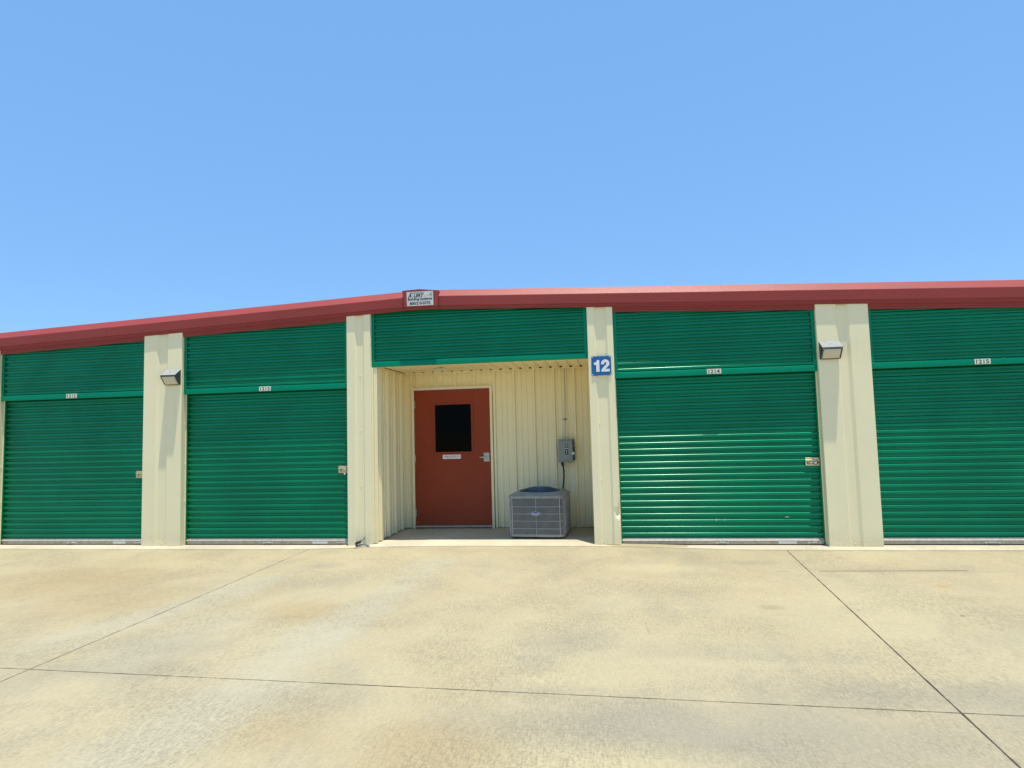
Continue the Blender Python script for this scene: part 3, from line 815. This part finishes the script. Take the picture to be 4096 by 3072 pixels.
# ------------------------------------------------------------------ wall lights
def wall_light(x, label):
    """wedge-shaped wall pack: sloping hood, slanted glass front"""
    hw = .116; zt, zb = 2.492, 2.268; e = .122
    t = thing('wall_light', label, 'wall light', (x, 0, zb), group='wedge shaped wall lights')
    A, Bp, Cp, D = (-.001, zt), (-e, zt-.090), (-e, zt-.100), (-.022, zb)
    prof = [(0.0, zt), (-e, zt-.088), (-e, zt-.100), (-.020, zb), (0.0, zb)]
    # side cheeks and back as a shell open at the glass
    m = MB()
    for s in (-1, 1):
        xo, xi = x+s*hw, x+s*(hw-.008)
        vs = [(xo, y, z) for y, z in prof]+[(xi, y, z) for y, z in prof]; n = 5
        m.add(vs, [tuple(range(n)), tuple(range(2*n-1, n-1, -1))]+[(i, i+n, (i+1) % n+n, (i+1) % n) for i in range(n)])
    m.box(x-hw+.008, x+hw-.008, -.022, 0, zb, zb+.010)
    m.box(x-hw+.008, x+hw-.008, -.006, -.0005, zb+.010, zt-.004)
    # rim round the slanted glass
    def T(u, v, q):                           # u across, v 0..1 down the slant, q outwards
        a = Vector((0, -e, zt-.100)); b = Vector((0, -.020, zb)); dd = (b-a); nn = Vector((0, -dd.z, dd.y)).normalized()
        if nn.y > 0: nn = -nn
        p = a+dd*v+nn*q; return (x+u, p.y, p.z)
    def slant_box(u0, u1, v0, v1, q0, q1):
        vs = [T(u, v, q) for q in (q0, q1) for v in (v0, v1) for u in (u0, u1)]
        m.add(vs, [(0, 2, 3, 1), (4, 5, 7, 6), (0, 1, 5, 4), (2, 6, 7, 3), (0, 4, 6, 2), (1, 3, 7, 5)])
    slant_box(-hw, hw, -.02, .055, 0, .006); slant_box(-hw, hw, .935, 1.0, 0, .006)
    slant_box(-hw, -hw+.012, .055, .935, 0, .006); slant_box(hw-.012, hw, .055, .935, 0, .006)
    h = obj('housing', m, M_['housing'], t, bevel=.0015)
    m = MB(); n = 5
    prof2 = [(0.0, zt+.0015), (-e-.001, zt-.0875), (-e-.001, zt-.0915), (0.0, zt-.003)]
    vs = [(x-hw-.001, y, z) for y, z in prof2]+[(x+hw+.001, y, z) for y, z in prof2]; n = 4
    m.add(vs, [tuple(range(n)), tuple(range(2*n-1, n-1, -1))]+[(i, i+n, (i+1) % n+n, (i+1) % n) for i in range(n)])
    m.disc((x, -.055, zt-.037), .006, (0, -.6, .8), .003, 8, .002)
    obj('hood', m, M_['paletop'], t, bevel=.002)
    m = MB()
    slant = lambda u0, u1, v0, v1, q0, q1: m.add([T(u, v, q) for q in (q0, q1) for v in (v0, v1) for u in (u0, u1)], [(0, 2, 3, 1), (4, 5, 7, 6), (0, 1, 5, 4), (2, 6, 7, 3), (0, 4, 6, 2), (1, 3, 7, 5)])
    # moulded lens: bulging box with chamfered sides
    a = [T(u, v, .004) for u, v in ((-hw+.013, .06), (hw-.013, .06), (hw-.013, .93), (-hw+.013, .93))]
    b = [T(u, v, .016) for u, v in ((-hw+.030, .16), (hw-.030, .16), (hw-.030, .86), (-hw+.030, .86))]
    m.add(a+b, [(0, 1, 5, 4), (1, 2, 6, 5), (2, 3, 7, 6), (3, 0, 4, 7), (4, 5, 6, 7), (3, 2, 1, 0)])
    obj('lens', m, M_['lens'], t, bevel=.004)
    for u in (-hw+.007, hw-.007):
        for v in (.02, .965):
            m = MB(); m.disc(T(u, v, .006), .0045, (0, -.85, -.5), .002, 8, .002); obj('screw', m, M_['steel'], t)
wall_light(-6.068, 'left wall light, on the cream pier left of the alcove door')
wall_light(2.784, 'right wall light, on the widest cream pier right of the blue sign')

# ------------------------------------------------------------------ building number sign
t = thing('building_number_sign', 'square blue sign with big white number 12 on cream pier', 'sign', (0, -.01, 2.171))
m = MB(); m.box(-.124, .127, -.0095, -.0065, 2.172, 2.424)
obj('plate', m, M_['blue'], t, bevel=.001)
m = MB()
cx, cz, k = .0, 2.298, 1.0
m.prism([(-.0640, 2.222), (-.0220, 2.222), (-.0220, 2.374), (-.0520, 2.374), (-.0590, 2.356), (-.0700, 2.345), (-.0920, 2.342), (-.0920, 2.314), (-.0640, 2.314)], -.0115, -.0096)
# figure 2
c2x, c2z, ro2, ri2 = .0530, 2.3270, .0540, .0140
two = [(.0000, 2.2215), (.1080, 2.2215), (.1080, 2.2560), (.0560, 2.2560), (.0700, 2.2720), (.0900, 2.2910)]
two += [(c2x+ro2*math.cos(R(a)), c2z+ro2*.97*math.sin(R(a))) for a in (-28, -10, 10, 30, 50, 70, 90, 110, 130, 150, 170, 181)]
two += [(-.0010, 2.3150), (.0390, 2.3150)]
two += [(c2x+ri2*math.cos(R(a)), c2z+.002+ri2*1.1*math.sin(R(a))) for a in (180, 140, 100, 60, 20, -15)]
two += [(.0560, 2.3050), (.0240, 2.2760), (.0080, 2.2560), (.0010, 2.2400)]
m2 = MB(); m2.prism([(x, z) for x, z in two], -.0115, -.0096)
obj('numeral', m, M_['white'], t); obj('numeral', m2, M_['white'], t)
for x, z in ((-.111, 2.411), (.114, 2.411), (-.111, 2.185), (.114, 2.185)):
    m = MB(); m.disc((x, .001, z), .004, (0, -1, 0), .0115, 6).disc((x, -.0095, z), .0065, (0, -1, 0), .003, 10, .003)
    obj('screw', m, M_['white'], t)

# ------------------------------------------------------------------ maker's sign on the ridge cap
t = thing('maker_sign', 'small white lettered plate fixed to the peak of the red roof trim', 'sign', (-2.385, -.066, 3.205))
m = MB(); m.prism([(-2.566, 3.205), (-2.199, 3.205), (-2.203, 3.398), (-2.571, 3.398)], -.068, -.0635)
obj('plate', m, plain('dull_white_plate', (.60, .60, .56), .4, 0, .1, 20), t)
Z1, Z2, Z3 = 3.351, 3.293, 3.239; yy = -.0685
text('lettering', 'A', .075, M_['black_ink'], t, (-2.530, yy, Z1-.003), bold=.0025, shear=.35, width=.050, depth=.0005)
text('lettering', 'LERT', .060, M_['black_ink'], t, (-2.404, yy, Z1-.006), bold=.002, shear=.3, width=.140, depth=.0005)
m = MB(); m.disc((-2.492, yy, Z1-.006), .005, (0, -1, 0), .001, 8).disc((-2.322, yy, Z1-.016), .004, (0, -1, 0), .001, 8)
m.prism([(-2.525, Z1+.026), (-2.320, Z1+.030), (-2.320, Z1+.033), (-2.515, Z1+.033)], yy-.0008, yy)
m.prism([(-2.300, Z1-.017), (-2.238, Z1-.002), (-2.236, Z1+.004), (-2.246, Z1+.001)], yy-.0008, yy)
m.prism([(-2.240, Z1-.002), (-2.221, Z1-.018), (-2.217, Z1-.015), (-2.234, Z1+.003)], yy-.0008, yy)
m.prism([(-2.240, Z1+.000), (-2.234, Z1-.001), (-2.220, Z1+.035), (-2.223, Z1+.036)], yy-.0008, yy)
obj('emblem', m, M_['black_ink'], t)
text('lettering', 'Building Systems', .050, M_['black_ink'], t, (-2.385, yy, Z2), bold=.0013, width=.335, depth=.0005)
text('lettering', '800/210-5375', .052, M_['black_ink'], t, (-2.385, yy, Z3), bold=.0016, width=.285, depth=.0005)

# ------------------------------------------------------------------ bent pipe at the foot of the pier
t = thing('drain_pipe', 'short grey bent pipe with black rubber elbow at foot of cream pier', 'pipe', (-3.2, -.08, G(-3.2, -.08)))
gz = G(-3.12, -.12)
m = MB(); m.tube([(-3.222, .020, .118), (-3.232, -.015, .106), (-3.262, -.055, .072), (-3.272, -.065, .062)], .0125, 10)
obj('wall_pipe', m, M_['pvc'], t)
m = MB(); m.tube([(-3.256, -.050, .076), (-3.272, -.066, .066), (-3.292, -.078, .062), (-3.306, -.085, .046), (-3.304, -.088, .030), (-3.284, -.090, .024)], [.017, .019, .020, .018, .016, .014], 12)
obj('elbow', m, M_['rubber'], t)
m = MB(); m.tube([(-3.296, -.088, .032), (-3.27, -.09, .036), (-3.21, -.092, .040), (-3.165, -.094, .037), (-3.135, -.096, .024), (-3.122, -.098, .004), (-3.118, -.098, gz-.01)], .0135, 10)
obj('floor_pipe', m, M_['pvc'], t)
t = thing('dead_leaf', 'brown dead leaf lying on the driveway below the bent pipe', 'leaf', (-3.28, -.16, G(-3.28, -.16)))
m = MB(); lz = G(-3.28, -.16)
m.grid([[(-3.312, -.185, lz+.002), (-3.312, -.185, lz+.002)], [(-3.285, -.182, lz+.010), (-3.290, -.160, lz+.006)], [(-3.262, -.165, lz+.012), (-3.268, -.145, lz+.007)], [(-3.240, -.150, lz+.003), (-3.240, -.150, lz+.003)]])
obj('blade', m, M_['leaf'], t, solid=.001)

# ------------------------------------------------------------------ recessed light hanging a little out of the soffit
t = thing('soffit_light', 'small round white light trim hanging loose from alcove ceiling', 'ceiling light', (-2.31, .70, SZ-.012))
m = MB(); n = 28
def circ(r_, z_): return [(-2.325+r_*math.cos(2*math.pi*i/n), .70+r_*math.sin(2*math.pi*i/n), z_) for i in range(n+1)]
m.grid([circ(.052, SZ-.004), circ(.060, SZ-.016), circ(.088, SZ-.018), circ(.092, SZ-.012), circ(.088, SZ-.008)])
obj('trim_ring', m, M_['white'], t)
m = MB(); m.grid([circ(.060, SZ-.010), circ(.001, SZ-.003)]); 
obj('recess', m, M_['darkgap'], t)
